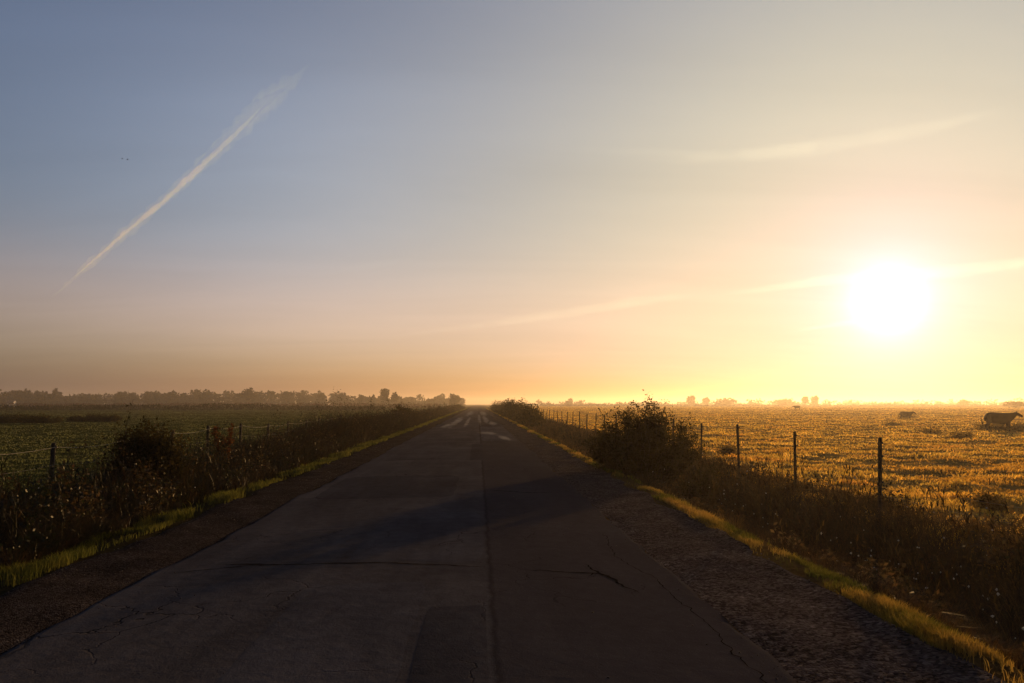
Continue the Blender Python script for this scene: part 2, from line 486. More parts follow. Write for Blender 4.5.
ry = np.concatenate([np.arange(-12, 30, .14), geo_steps(30, 2500, .2, 1.03)])
nu = 33
U = np.concatenate([[0, .004], np.linspace(.012, .988, nu - 4), [.996, 1]])
XL = -3.08 + (fbm(ry * .5, ry * 0 + 1, 0, 3) - .5) * .16 + (vn(ry * 3, ry * 0, 2) - .5) * .07
XR = 1.86 + (fbm(ry * .5, ry * 0 + 9, 1, 3) - .5) * .10 + (vn(ry * 3.3, ry * 0 + 5, 2) - .5) * .08
RX = XL[:, None] + (XR - XL)[:, None] * U[None, :]
RY = np.repeat(ry[:, None], nu, 1)
RZ = rz(RX, RY)
RZ[:, 0] = -.05; RZ[:, -1] = -.05
RX[:, 0] -= .04; RX[:, -1] += .04
V = np.stack([RX.ravel(), RY.ravel(), RZ.ravel()], 1)
i = (np.arange(nu - 1)[None, :] + (np.arange(len(ry) - 1) * nu)[:, None]).ravel()
tag(mesh_obj('road', V, [np.stack([i, i + 1, i + 1 + nu, i + nu], 1)], M_ROAD, None, True), kind='structure')


def blob_sheet(name, cx, cy, lx, ly, mat, ragged=.25, lift=.004, seed=0, rect=False):
    """an irregular flat patch that follows the road surface, a fan of rings"""
    n = 44; rings = 5
    t = np.linspace(0, 2 * np.pi, n, endpoint=False)
    rad = 1 + ragged * (fbm(np.cos(t) * 2.2 + seed * 3.1 + 9, np.sin(t) * 2.2 + seed * 1.7 + 9, seed % 4, 3) - .5) * 2
    if rect:
        rad = rad * np.minimum(1 / np.maximum(np.abs(np.cos(t)), 1e-3), 1 / np.maximum(np.abs(np.sin(t)), 1e-3))
    vs = [(cx, cy)]
    for r in range(1, rings + 1):
        for k in range(n):
            vs.append((cx + lx * .5 * math.cos(t[k]) * rad[k] * r / rings, cy + ly * .5 * math.sin(t[k]) * rad[k] * r / rings))
    vs = np.array(vs)
    ring_ = np.concatenate([[0], np.repeat(np.arange(1, rings + 1), n)]) / rings
    z = rz(vs[:, 0], vs[:, 1]) + lift * (1 - .7 * ring_ ** 4)
    fs = [(0, 1 + k, 1 + (k + 1) % n) for k in range(n)]
    for r in range(rings - 1):
        for k in range(n):
            a = 1 + r * n + k; b = 1 + r * n + (k + 1) % n
            fs.append((a, a + n, b + n, b))
    return tag(mesh_obj(name, np.column_stack([vs, z]), fs, mat, None, True), kind='structure')


blob_sheet('road_patch', -.62, 9.9, 1.35, 3.6, M_PATCH_L, .05, .005, 1, True)
blob_sheet('road_patch', -.95, 5.6, 1.0, 3.0, M_PATCH_L, .06, .006, 2, True)
blob_sheet('road_patch', -.16, 4.6, .45, 3.4, M_PATCH_D, .05, .006, 3, True)
blob_sheet('road_patch', -.02, 27, .42, 9.0, M_PATCH_D, .06, .006, 5, True)
blob_sheet('road_patch', .95, 45, 1.6, 22, M_PATCH_L, .05, .006, 7, True)
blob_sheet('road_patch', -1.6, 15.5, 2.4, 4.2, M_PATCH_D, .08, .006, 8, True)  # darker stretch across the left lane
def crack(pts, wid, seed):
    r = np.random.default_rng(seed)
    P = []
    for a, b in zip(pts[:-1], pts[1:]):
        n = max(2, int(math.dist(a, b) / .06))
        for k in range(n):
            t = k / n
            P.append((a[0] + (b[0] - a[0]) * t, a[1] + (b[1] - a[1]) * t))
    P.append(pts[-1])
    P = np.array(P)
    walk = np.cumsum(r.normal(0, .012, (len(P), 2)), 0)
    walk -= np.linspace(0, 1, len(P))[:, None] * walk[-1]
    P = P + walk + r.normal(0, .006, P.shape)
    d = np.gradient(P, axis=0); d /= np.linalg.norm(d, axis=1)[:, None] + 1e-9
    nrm_ = np.stack([-d[:, 1], d[:, 0]], 1)
    wd = wid * (.35 + .9 * r.random(len(P))) * np.minimum(1, np.minimum(np.arange(len(P)), np.arange(len(P))[::-1]) / 5 + .1)
    A = P + nrm_ * wd[:, None] * .5; B = P - nrm_ * wd[:, None] * .5
    V = np.concatenate([A, B]); z = rz(V[:, 0], V[:, 1]) + .004
    n = len(P)
    f = [(k, k + 1, n + k + 1, n + k) for k in range(n - 1)]
    tag(mesh_obj('road_crack', np.column_stack([V, z]), f, M_TAR), kind='structure')


crack([(-2.6, 8.1), (-1.9, 7.95), (-.9, 8.02), (.12, 7.8)], .034, 1)
crack([(-2.9, 7.75), (-2.2, 8.0), (-1.9, 7.95)], .024, 2)
crack([(.35, 7.75), (.8, 7.6), (1.12, 7.55), (1.22, 7.25), (1.36, 6.75)], .034, 3)
crack([(1.05, 8.0), (1.12, 7.55), (1.0, 7.35)], .03, 4)
crack([(-2.9, 22.6), (-1.2, 22.9), (.1, 22.7)], .10, 5)
crack([(-2.8, 33.5), (-1, 34.2), (.05, 34)], .14, 6)
crack([(.15, 14.5), (.9, 14.2), (1.5, 14.4)], .06, 7)
crack([(1.6, 10), (1.58, 8), (1.66, 5.5), (1.70, 3.9)], .010, 8)
crack([(.15, 60.2), (1.7, 60.0)], .2, 12)


# shoulders -------------------------------------------------------------
def shoulder(name, x0, x1, mat, lift):
    ys = np.concatenate([np.arange(-12, 30, .2), geo_steps(30, 900, .3, 1.04)])
    n = 9
    u = np.linspace(0, 1, n)
    e0 = x0 + (vn(ys * 1.1, ys * 0 + 2, 1) - .5) * .12; e1 = x1 + (fbm(ys * .8, ys * 0 + 6, 2, 3) - .5) * .35
    X = e0[:, None] + (e1 - e0)[:, None] * u; Y = np.repeat(ys[:, None], n, 1)
    Z = tz(X, Y) + lift + (fbm(X * 2.5, Y * 2.5, 1, 3) - .5) * .05
    Z[:, 0] = np.maximum(Z[:, 0], -.045); Z[:, -1] -= .06
    i = (np.arange(n - 1)[None, :] + (np.arange(len(ys) - 1) * n)[:, None]).ravel()
    tag(mesh_obj(name, np.stack([X.ravel(), Y.ravel(), Z.ravel()], 1), [np.stack([i, i + 1, i + 1 + n, i + n], 1)], mat, None, True), kind='structure')


shoulder('gravel_shoulder', 1.80, 3.06, M_GRAVEL, .025)
shoulder('dirt_shoulder', -3.05, -4.02, M_DIRT, .02)


def pebbles(n):
    y = 2.2 + 30 * rng.random(n) ** 2.2
    side = rng.random(n)
    x = np.where(side < .72, 1.72 + 1.25 * rng.random(n), -3.05 - .85 * rng.random(n))
    stray = rng.random(n) < .04
    x = np.where(stray, -3 + 4.8 * rng.random(n), x)
    z = np.where((x > -3.05) & (x < 1.85), rz(x, y) + .002, tz(x, y) + .022)
    s = (.003 + .005 * rng.random(n) ** 4) * (1 + y / 22)
    base = np.array([(1, 0, 0), (0, 1, 0), (-1, 0, 0), (0, -1, 0), (0, 0, .7), (0, 0, -.5)], float)
    V = base[None] * s[:, None, None] * (0.7 + .6 * rng.random((n, 6, 1)))
    a = rng.random(n) * 6.28
    ca, sa = np.cos(a)[:, None], np.sin(a)[:, None]
    V = np.stack([V[..., 0] * ca - V[..., 1] * sa, V[..., 0] * sa + V[..., 1] * ca, V[..., 2]], -1)
    V += np.stack([x, y, z], 1)[:, None, :]
    T = np.array([(0, 1, 4), (1, 2, 4), (2, 3, 4), (3, 0, 4), (1, 0, 5), (2, 1, 5), (3, 2, 5), (0, 3, 5)])
    f = (T[None] + (np.arange(n) * 6)[:, None, None]).reshape(-1, 3)
    tag(mesh_obj('gravel', V.reshape(-1, 3), [f], M_STONE), 'loose pebbles scattered on the dirt edges of the road', 'gravel', kind='stuff')


pebbles(9000)


# ------------------------------------------------------------------ grass
def blades(name, P, h, wd, lean, cols, mat, label, cat, az=None, parent=None, seglean=1.0):
    """5-vertex curved blades"""
    n = len(P)
    if az is None: az = rng.random(n) * 2 * np.pi
    face = rng.random(n) * 2 * np.pi
    fx, fy = np.cos(face), np.sin(face)
    lx, ly = np.cos(az) * lean * h, np.sin(az) * lean * h
    V = np.zeros((n, 5, 3), np.float32)
    hw = wd * .5
    V[:, 0] = P + np.stack([-fx * hw, -fy * hw, -0.02 * np.ones(n)], 1)
    V[:, 1] = P + np.stack([fx * hw, fy * hw, -0.02 * np.ones(n)], 1)
    mx, my = lx * .35, ly * .35
    V[:, 2] = P + np.stack([mx + fx * hw * .8, my + fy * hw * .8, h * .58], 1)
    V[:, 3] = P + np.stack([mx - fx * hw * .8, my - fy * hw * .8, h * .58], 1)
    hz_ = h * np.sqrt(np.clip(1 - (lean * .6) ** 2, .15, 1))
    V[:, 4] = P + np.stack([lx, ly, hz_], 1)
    b = (np.arange(n) * 5)[:, None]
    q = b + np.array([0, 1, 2, 3]); t = b + np.array([3, 2, 4])
    C = np.repeat(cols[:, None, :], 5, 1).reshape(-1, 3)
    o = mesh_obj(name, V.reshape(-1, 3), [q, t], mat, parent, False, C)
    if label: tag(o, label, cat, kind='stuff')
    return o


def palette(cs, n, f=None):
    cs = np.array(cs)
    if f is None: f = rng.random(n)
    f = np.clip(f, 0, .999) * (len(cs) - 1)
    i = f.astype(int); t = (f - i)[:, None]
    c = cs[i] * (1 - t) + cs[i + 1] * t
    return c * (0.7 + .6 * rng.random((n, 1)))


def powlaw(n, a, b, p):
    u = rng.random(n); q = 1 - p
    return (a ** q + u * (b ** q - a ** q)) ** (1 / q)


# right meadow: short backlit tussocks
def meadow(name, n, az0, az1, d0, d1, xlim, side, cols, hmin, hmax, label):
    D = np.exp(rng.random(n) * (math.log(d1) - math.log(d0)) + math.log(d0))
    A = R(az0) + (R(az1) - R(az0)) * rng.random(n)
    x = D * np.sin(A); y = D * np.cos(A)
    dens = fbm(x * .75 + 5, y * .95, 1, 3) * .6 + fbm(x * 1.9, y * 1.9, 0, 2) * .4
    k = (x * side > xlim) & (rng.random(n) < np.clip((dens - (.31 if side > 0 else .2)) * 6, .05, 1))
    x, y, D, dens = x[k], y[k], D[k], dens[k]
    m = len(x)
    h = (hmin + (hmax - hmin) * np.clip((dens - .35) * 3.2, 0, 1) ** 1.5) * (.55 + .8 * rng.random(m))
    h = h * np.clip(1.15 - D / 160, .55, 1)
    wd = np.maximum(.006 + .006 * rng.random(m), D * .0013)
    z = tz(x, y)
    lean = .55 + .7 * rng.random(m)
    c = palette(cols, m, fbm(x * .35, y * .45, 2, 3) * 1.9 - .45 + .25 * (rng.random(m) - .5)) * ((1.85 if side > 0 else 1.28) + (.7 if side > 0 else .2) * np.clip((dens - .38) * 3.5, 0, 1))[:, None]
    return blades(name, np.stack([x, y, z], 1), h, wd, lean, c, M_MEADOW, label, 'grass')


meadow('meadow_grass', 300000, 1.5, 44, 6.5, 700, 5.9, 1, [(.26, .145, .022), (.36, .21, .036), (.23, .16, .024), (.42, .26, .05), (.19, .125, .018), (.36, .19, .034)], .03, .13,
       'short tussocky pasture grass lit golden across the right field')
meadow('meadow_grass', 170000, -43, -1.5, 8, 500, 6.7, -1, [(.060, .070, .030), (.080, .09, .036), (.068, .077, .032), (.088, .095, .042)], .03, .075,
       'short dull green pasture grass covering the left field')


def band(name, n, x0, x1, y0, y1, p, cols, hf, wmin, mat, label, leanr=(.15, .7), az=None, side_noise=.4, keep=None):
    y = powlaw(n, y0, y1, p)
    x = x0 + (x1 - x0) * rng.random(n)
    x = x + (fbm(y * .7, y * 0 + x0, 1, 3) - .5) * side_noise
    if keep is not None:
        k = rng.random(n) < keep(x, y); x, y = x[k], y[k]
    m = len(x)
    h = hf(x, y) * (.5 + .75 * rng.random(m))
    wd = np.maximum(wmin * (.6 + .8 * rng.random(m)), y * .00075)
    z = tz(x, y)
    lean = leanr[0] + (leanr[1] - leanr[0]) * rng.random(m)
    c = palette(cols, m, fbm(x * 1.1, y * .8, 3, 3) * 2.0 - .5 + .3 * (rng.random(m) - .5))
    return blades(name, np.stack([x, y, z], 1), h, wd, lean, c, mat, label, 'grass', None if az is None else az + rng.normal(0, .8, m))


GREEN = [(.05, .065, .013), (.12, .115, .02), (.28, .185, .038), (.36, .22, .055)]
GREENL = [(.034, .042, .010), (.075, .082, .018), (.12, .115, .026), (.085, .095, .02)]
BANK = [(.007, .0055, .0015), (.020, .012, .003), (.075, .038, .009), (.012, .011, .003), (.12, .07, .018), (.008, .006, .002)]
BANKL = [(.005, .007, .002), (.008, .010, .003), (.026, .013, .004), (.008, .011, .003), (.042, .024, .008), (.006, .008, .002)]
clump = lambda x, y: np.clip((fbm(x * 2.3, y * 1.6, 0, 3) - .36) * 5, .05, 1)
# verges
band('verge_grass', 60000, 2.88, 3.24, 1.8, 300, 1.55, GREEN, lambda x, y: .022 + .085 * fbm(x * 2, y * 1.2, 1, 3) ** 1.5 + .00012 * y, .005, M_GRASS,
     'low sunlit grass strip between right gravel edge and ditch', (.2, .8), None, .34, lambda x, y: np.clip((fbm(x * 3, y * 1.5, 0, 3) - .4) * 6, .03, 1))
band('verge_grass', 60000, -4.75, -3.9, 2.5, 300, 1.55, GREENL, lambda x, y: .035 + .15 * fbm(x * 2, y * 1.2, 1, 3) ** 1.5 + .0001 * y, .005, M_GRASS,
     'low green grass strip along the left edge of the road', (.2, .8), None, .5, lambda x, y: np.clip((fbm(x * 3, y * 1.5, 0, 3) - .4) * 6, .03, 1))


# right bank
def hr(x, y):
    b = .55 + .8 * fbm(x * 1.3, y * .7, 2, 3) ** 1.2
    return b * np.interp(x, [3.3, 3.6, 4.2, 5.0, 5.6, 6.3, 6.9], [.10, .25, .45, .62, .62, .42, .25])


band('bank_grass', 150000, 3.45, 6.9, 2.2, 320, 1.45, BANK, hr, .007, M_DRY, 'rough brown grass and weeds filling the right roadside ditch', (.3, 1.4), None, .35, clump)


# left bank: taller beyond about twenty metres
def hl(x, y):
    b = .62 + .6 * fbm(x * 1.1, y * .5, 1, 3) ** 1.2
    far_ = np.interp(y, [18, 27, 34, 68, 76, 300], [0, .35, .85, .85, .45, .5])
    return (b + far_ * np.interp(x, [-7.3, -6.6, -5.6, -4.9], [.4, 1, .8, .15])) * np.interp(x, [-7.2, -6.4, -5.2, -4.7], [.7, 1.0, .9, .35])


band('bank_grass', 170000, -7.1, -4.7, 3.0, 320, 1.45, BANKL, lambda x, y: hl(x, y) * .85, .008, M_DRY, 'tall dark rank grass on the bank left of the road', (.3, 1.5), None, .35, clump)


def undergrowth(name, n, x0, x1, y0, y1, hf, cols, label):
    y = powlaw(n, y0, y1, 1.5); x = x0 + (x1 - x0) * rng.random(n)
    cl = fbm(x * 1.9, y * 1.1, 2, 3)
    k = rng.random(n) < np.clip((cl - .40) * 7, .04, 1)
    x, y, cl = x[k], y[k], cl[k]; m = len(x)
    z = tz(x, y) + hf(x, y) * (.15 + .85 * rng.random(m) ** .8) * (.55 + .9 * np.clip((cl - .4) * 3, 0, 1))
    sz = np.maximum(.03 + .05 * rng.random(m) ** 2, y * .0016)
    P = np.stack([x, y, z], 1)
    d = rng.normal(0, 1, (m, 3)); d[:, 2] = d[:, 2] * .6 + .25; d /= np.linalg.norm(d, axis=1)[:, None]
    e = np.cross(d, rng.normal(0, 1, (m, 3))); e /= np.linalg.norm(e, axis=1)[:, None]
    s_ = sz[:, None]
    V = np.stack([P, P + d * s_ * .5 + e * s_ * .26, P + d * s_, P + d * s_ * .5 - e * s_ * .26], 1)
    c = palette(cols, m, fbm(x * 1.3, y, 1, 2) * 1.8 - .4 + .3 * (rng.random(m) - .5))
    o = mesh_obj(name, V.reshape(-1, 3), [(np.arange(m) * 4)[:, None] + np.array([0, 1, 2, 3])], M_DRY, None, False, np.repeat(c[:, None], 4, 1).reshape(-1, 3))
    tag(o, label, 'weeds', kind='stuff')


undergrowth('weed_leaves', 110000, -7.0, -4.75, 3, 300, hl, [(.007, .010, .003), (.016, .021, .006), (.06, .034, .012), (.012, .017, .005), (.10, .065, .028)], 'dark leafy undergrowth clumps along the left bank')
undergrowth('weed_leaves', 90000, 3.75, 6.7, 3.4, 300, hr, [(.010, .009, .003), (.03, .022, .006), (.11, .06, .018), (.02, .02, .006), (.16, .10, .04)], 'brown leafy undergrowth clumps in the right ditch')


# tall weeds, docks and stalks standing out of the banks (uncountable growth)
def stalks(name, n, x0, x1, y0, y1, hmin, hmax, cols, label, mat):
    y = powlaw(n, y0, y1, 1.5); x = x0 + (x1 - x0) * rng.random(n)
    z = tz(x, y)
    h = hmin + (hmax - hmin) * rng.random(n) ** 2
    per = 9
    Pn = []; H = []; W = []; L = []; AZ = []; C = []
    cc = palette(cols, n)
    a0 = rng.random(n) * 6.28; ln = .05 + .25 * rng.random(n)
    for k in range(per):
        t = 0 if k == 0 else .25 + .75 * rng.random(n)
        off = ln * h * t ** 1.6
        Pn.append(np.stack([x + np.cos(a0) * off, y + np.sin(a0) * off, z + h * t], 1))
        if k == 0:
            H.append(h); W.append(np.maximum(.006, y * .0006) + 0 * h); L.append(ln); AZ.append(a0)
        else:
            H.append(h * .10 * (.5 + rng.random(n))); W.append(np.maximum(.014 * (.5 + rng.random(n)), y * .0009)); L.append(.3 + .9 * rng.random(n)); AZ.append(rng.random(n) * 6.28)
        C.append(cc * (.8 + .4 * rng.random((n, 1))))
    blades(name, np.concatenate(Pn), np.concatenate(H), np.concatenate(W), np.concatenate(L), np.concatenate(C), mat, label, 'weeds', np.concatenate(AZ))


stalks('weed_stalks', 2600, 4.5, 6.4, 2.8, 150, .40, .85, BANK, 'leafy weed stalks standing out of the right ditch grass', M_DRY)
stalks('weed_stalks', 2600, -7.0, -5.0, 3.5, 120, .5, 1.05, BANKL, 'leafy weed stalks standing out of the left bank grass', M_DRY)


def sparkles(n):  # pale blobs whose colour stands in for backlit sparkle on the weeds
    y = powlaw(n, 3.5, 30, 1.6); x = 3.7 + 2.7 * rng.random(n)
    lf = rng.random(n) < .2
    x = np.where(lf, -4.9 - 1.8 * rng.random(n), x)
    z = tz(x, y) + np.where(lf, .25, .3) + .35 * rng.random(n)
    s = .006 + .009 * rng.random(n)
    base = np.array([(1, 0, 0), (0, 1, 0), (-1, 0, 0), (0, -1, 0), (0, 0, 1), (0, 0, -1)], float)
    V = base[None] * s[:, None, None] * (.6 + .8 * rng.random((n, 6, 1))) + np.stack([x, y, z], 1)[:, None]
    T = np.array([(0, 1, 4), (1, 2, 4), (2, 3, 4), (3, 0, 4), (1, 0, 5), (2, 1, 5), (3, 2, 5), (0, 3, 5)])
    tag(mesh_obj('sparkle_specks', V.reshape(-1, 3), [(T[None] + (np.arange(n) * 6)[:, None, None]).reshape(-1, 3)], M_SPARKLE),
        'tiny pale specks standing in for backlit sparkle on the roadside weeds', 'seed heads', kind='stuff')


sparkles(300)

# ------------------------------------------------------------------ plants and trees


def leaves_mesh(name, P, size, mat, parent, up=.3, aspect=.5):
    n = len(P)
    d = rng.normal(0, 1, (n, 3)); d[:, 2] = d[:, 2] * .6 + up
    d /= np.linalg.norm(d, axis=1)[:, None]
    e = np.cross(d, rng.normal(0, 1, (n, 3))); e /= np.linalg.norm(e, axis=1)[:, None]
    s = (size * (.6 + .8 * rng.random(n)))[:, None] if not hasattr(size, '__len__') else size[:, None]
    V = np.stack([P, P + d * s * .5 + e * s * aspect * .5, P + d * s, P + d * s * .5 - e * s * aspect * .5], 1)
    nn = np.cross(d, e); V[:, 2] += nn * s * .15
    q = (np.arange(n) * 4)[:, None] + np.array([0, 1, 2, 3])
    return mesh_obj(name, V.reshape(-1, 3), [q], mat, parent)


def shrub(name, loc, height, width, depth, nstem, nleaf, leaf, label, cat, group=None, tall=None, matl=None, r0=.02, seed=1, fall=.5, nshoot=3):
    """stems fanning from the base, side twigs, leaves along the twigs"""
    rr = random.Random(seed); r = np.random.default_rng(seed)
    root = empty(name, loc)
    st = MB(); pts = []; wts = []
    for s in range(nstem):
        a = rr.random() * 6.283; q = rr.random() ** .6
        ex, ey = math.cos(a) * q * width * .5, math.sin(a) * q * depth * .5
        hh = height * (1 - fall * q ** 2.6) * rr.uniform(.6, 1.0)
        if tall: hh *= tall(ex)
        bx, by = ex * .25 + rr.uniform(-.1, .1) * width * .3, ey * .25
        P = []
        for k in range(7):
            t = k / 6
            P.append(Vector((bx + (ex - bx) * t ** .75 + rr.gauss(0, .02) * width * t, by + (ey - by) * t ** .75 + rr.gauss(0, .02) * depth * t, -.08 + (hh + .08) * t)))
        st.tube(P, [r0 * (1 - .85 * k / 6) for k in range(7)], 5)
        for b in range(nshoot + 2):
            t = rr.uniform(.25, .97); i = min(5, int(t * 6)); p = P[i].lerp(P[i + 1], t * 6 - i)
            L = height * rr.uniform(.12, .30) * (1.15 - .5 * t)
            d = Vector((rr.gauss(0, 1) + (ex / (width * .5 + .01)) * .6, rr.gauss(0, 1), rr.uniform(.3, 1.5))).normalized()
            q1 = p + d * L * .5 + Vector((0, 0, L * .05)); q2 = p + d * L + Vector((0, 0, L * .18))
            st.tube([p, q1, q2], [r0 * .3, r0 * .22, r0 * .08], 3, False)
            for u in range(8):
                t2 = (u + rr.random()) / 8
                c = p.lerp(q1, t2 * 2) if t2 < .5 else q1.lerp(q2, t2 * 2 - 1)
                pts.append(c)
        for u in range(16):
            t = rr.uniform(.15, 1.0); i = min(5, int(t * 6)); pts.append(P[i].lerp(P[i + 1], t * 6 - i))
    pts = np.array([tuple(p) for p in pts])
    idx = r.integers(0, len(pts), nleaf)
    L = pts[idx] + r.normal(0, leaf * .9, (nleaf, 3))
    L[:, 2] = np.maximum(L[:, 2], .02)
    st.build('stems', M_BARK, root)
    leaves_mesh('foliage', L, leaf, matl or M_BUSH, root)
    return tag(root, label, cat, group)


def gz(x, y): return float(tz(np.array([x]), np.array([y]))[0])


shrub('roadside_bush', (3.98, 19.2, gz(3.98, 19.2) + .05), 2.12, 2.75, 2.2, 170, 42000, .055,
      'large dark leafy bush beside the verge on the right, in front of the fence', 'bush', seed=3,
      tall=lambda ex: float(np.interp(ex, [-1.4, -1.1, -.8, -.3, .15, .6, .95, 1.3], [.72, .86, .97, .93, 1.0, .99, .99, .9])), fall=.36)
shrub('roadside_bush', (4.9, 17.0, gz(4.9, 17)), 1.0, 1.4, 1.2, 34, 2600, .045,
      'low twiggy shrub at the right foot of the large dark bush', 'bush', seed=8)
# row of bushes along the far right of the road
for k, (x, y, h, wd_, lab) in enumerate([
        (4.5, 66, 1.75, 3.2, 'low hazy bush at the near end of the far roadside row on the right'),
        (4.7, 82, 2.3, 5, 'rounded hazy bush, second nearest in the far roadside row on the right'),
        (4.7, 98, 3.0, 6, 'tallest rounded bush of the far roadside row right of the road'),
        (4.6, 122, 3.0, 7, 'broad hazy bush just beyond the tallest one in the far roadside row'),
        (4.5, 155, 2.9, 8, 'pale small looking bush at the far end of the roadside row by the vanishing road')]):
    shrub('roadside_bush', (x, y, gz(x, y)), h, wd_ * .7, wd_ * 2.2, 60, 4200, .22, lab, 'bush', 'bushes in the far row right of the road', seed=20 + k, r0=.03)
# bushes of the left side by the road far away
for k, (x, y, h, lab) in enumerate([(-6.6, 70, 1.75, 'dark rounded bush closing the tall growth on the left bank'),
                                    (-5.6, 215, 2.1, 'small hazy bush left of the road near its vanishing point')]):
    shrub('roadside_bush', (x, y, gz(x, y)), h, 2.6, 6, 40, 3000, .16, lab, 'bush', seed=40 + k)
# left tall weed clump
shrub('weed_clump', (-6.05, 15.0, gz(-6.05, 15.0)), 1.62, 1.25, 1.1, 170, 14000, .06, 'tall dark clump of upright weeds on the left bank hiding the fence', 'weeds', seed=5, r0=.007, nshoot=2, fall=.25)
wc = bpy.data.objects['weed_clump']
n_ = 900
a_ = rng.random(n_) * 6.28; q_ = rng.random(n_) ** .6
P_ = np.stack([np.cos(a_) * q_ * .72 + rng.normal(0, .06, n_), np.sin(a_) * q_ * .55, np.zeros(n_)], 1)
blades('upright_stalks', P_, (1.05 + .75 * rng.random(n_) ** 1.5) * (1 - .55 * q_ ** 2), .008 + .012 * rng.random(n_), .04 + .22 * rng.random(n_), palette(BANKL[:4], n_), M_DRY, None, None, a_, wc)
t_ = empty('tall_weed', (-6.35, 14.6, gz(-6.35, 14.6)))
mb = MB(); mb.tube([(0, 0, 0), (.02, 0, .8), (.06, .02, 1.5), (.16, .02, 1.95)], [.009, .007, .005, .002], 5); mb.build('stem', M_BARK, t_)
pts = np.array([(.02 + .05 * z_ / 1.5, 0, z_) for z_ in np.linspace(.6, 1.85, 40)]) + rng.normal(0, .025, (40, 3))
leaves_mesh('leaves', pts, .06, M_BUSH, t_); tag(t_, 'single thin weed stalk rising highest above the dark clump on the left bank', 'weed')
# rusty dock by the left fence
M_DOCK = leaf_mat('dock_seed', (.08, .03, .011), (.15, .06, .02), .35, 9)
t_ = empty('dock_plant', (-6.35, 20.2, gz(-6.35, 20.2)))
mb = MB(); pts = []
for k in range(5):
    a = rng.random() * 6.28; tip = Vector((math.cos(a) * .22, math.sin(a) * .22, .95 + .35 * rng.random()))
    mb.tube([(0, 0, -.05), tip * .5 + Vector((0, 0, .1)), tip], [.008, .006, .003], 5)
    for u in np.linspace(.3, 1, 190): pts.append(tuple(tip * u + Vector(rng.normal(0, .03, 3))))
mb.build('stems', M_BARK, t_); leaves_mesh('seed_spikes', np.array(pts), .075, M_DOCK, t_)
tag(t_, 'rust brown dock plant standing beside the left fence', 'plant')

# field shrubs and rush clumps on the left field
for k, (px, D, wpx, h, lab) in enumerate([(14, 86, 34, 1.15, 'low dark rush clump at the left edge of the green field, nearest the frame edge'),
                                          (43, 84, 34, .95, 'long low dark rush clump in the left field, right of the first'),
                                          (76, 92, 10, .5, 'tiny dark tuft between the two dark rush patches of the left field'),
                                          (93, 92, 20, .85, 'short dark rush clump in the left field behind the near fence post'),
                                          (110, 92, 18, .75, 'smaller dark rush clump at the right end of the field patch')]):
    x = x_at(px, D); wm = wpx / F * D
    shrub('rush_clump', (x, D, gz(x, D) - .05), h, wm * 1.15, 3.5, 50, 2600, .15, lab, 'rushes', 'rush clumps in the left field', seed=60 + k, r0=.012)
# tussocks on the right field
for k, (px, py, wpx, h, lab) in enumerate([(930, 436, 34, .42, 'dark low tussock in the right field below the small cattle'),
                                           (893, 428, 20, .35, 'smaller dark tussock left of the widest one in the right field'),
                                           (985, 520, 34, .40, 'rough tussock at the right edge of the field near the ditch'),
                                           (960, 442, 26, .4, 'dark tussock in the right field below the large cow'),
                                           (984, 432.5, 22, .5, 'rank tussock hiding the hind legs of the large cow'),
                                           (1000, 433, 24, .55, 'rank tussock in front of the belly of the large cow'),
                                           (1016, 433, 22, .5, 'rank tussock hiding the front legs of the large cow'),
                                           (906, 418, 18, .5, 'rank tussock hiding the legs of the smaller cow'),
                                           (728, 460, 16, .5, 'leafy tuft by the fence between the second and third visible posts')]):
    D = (CH + .35) * F / (py - 404); x = x_at(px, D)
    shrub('tussock', (x, D, gz(x, D) - .03), h, wpx / F * D, wpx / F * D * .8, 60, 900, .05 + D * .0012, lab, 'tussock', 'tussocks in the right field', seed=80 + k, r0=.006,
          matl=leaf_mat('tussock_leaf', (.09, .06, .018), (.20, .13, .04), .5, 3) if k == 0 else bpy.data.materials['tussock_leaf'])


def crown_pts(n, w_, h_, z0, seed, lobes=9):
    r = np.random.default_rng(seed)
    c = r.normal(0, 1, (lobes, 3)); c /= np.linalg.norm(c, axis=1)[:, None]
    c *= (r.random((lobes, 1)) ** .5) * .62
    rad = .32 + .22 * r.random(lobes)
    k = r.integers(0, lobes, n)
    p = r.normal(0, 1, (n, 3)); p /= np.linalg.norm(p, axis=1)[:, None]
    p = c[k] + p * (rad[k] * (.55 + .5 * r.random(n)))[:, None]
    p[:, 2] = np.maximum(p[:, 2], -.85 + .2 * r.random(n))
    return np.stack([p[:, 0] * w_ * .5, p[:, 1] * w_ * .5, z0 + (p[:, 2] + .85) / 1.75 * h_], 1)


def tree(px, D, ytop, wpx, trunk_px, label, seed, group=None, n=900):
    x = x_at(px, D); z = gz(x, D)
    H = (404 - ytop) / F * D + CH - z; W = wpx / F * D; tr = trunk_px / F * D
    root = empty('tree', (x, D, z))
    mb = MB(); r = random.Random(seed)
    mb.tube([(0, 0, -.3), (.1, 0, H * .3), (0, .1, H * .65)], [H * .022, H * .016, H * .006], 7)
    for k in range(6):
        a = r.random() * 6.28; z0 = tr + (H - tr) * r.uniform(.05, .35)
        mb.tube([(0, 0, z0), (math.cos(a) * W * .18, math.sin(a) * W * .18, z0 + H * .13), (math.cos(a) * W * .33, math.sin(a) * W * .33, z0 + H * .26)], [H * .009, H * .006, H * .002], 4)
    mb.build('trunk', M_BARK, root)
    P = crown_pts(n, W, H - tr, tr, seed)
    leaves_mesh('crown', P, max(.7, D * .0019), M_FAR, root, 0, .8)
    return tag(root, label, 'tree', group)


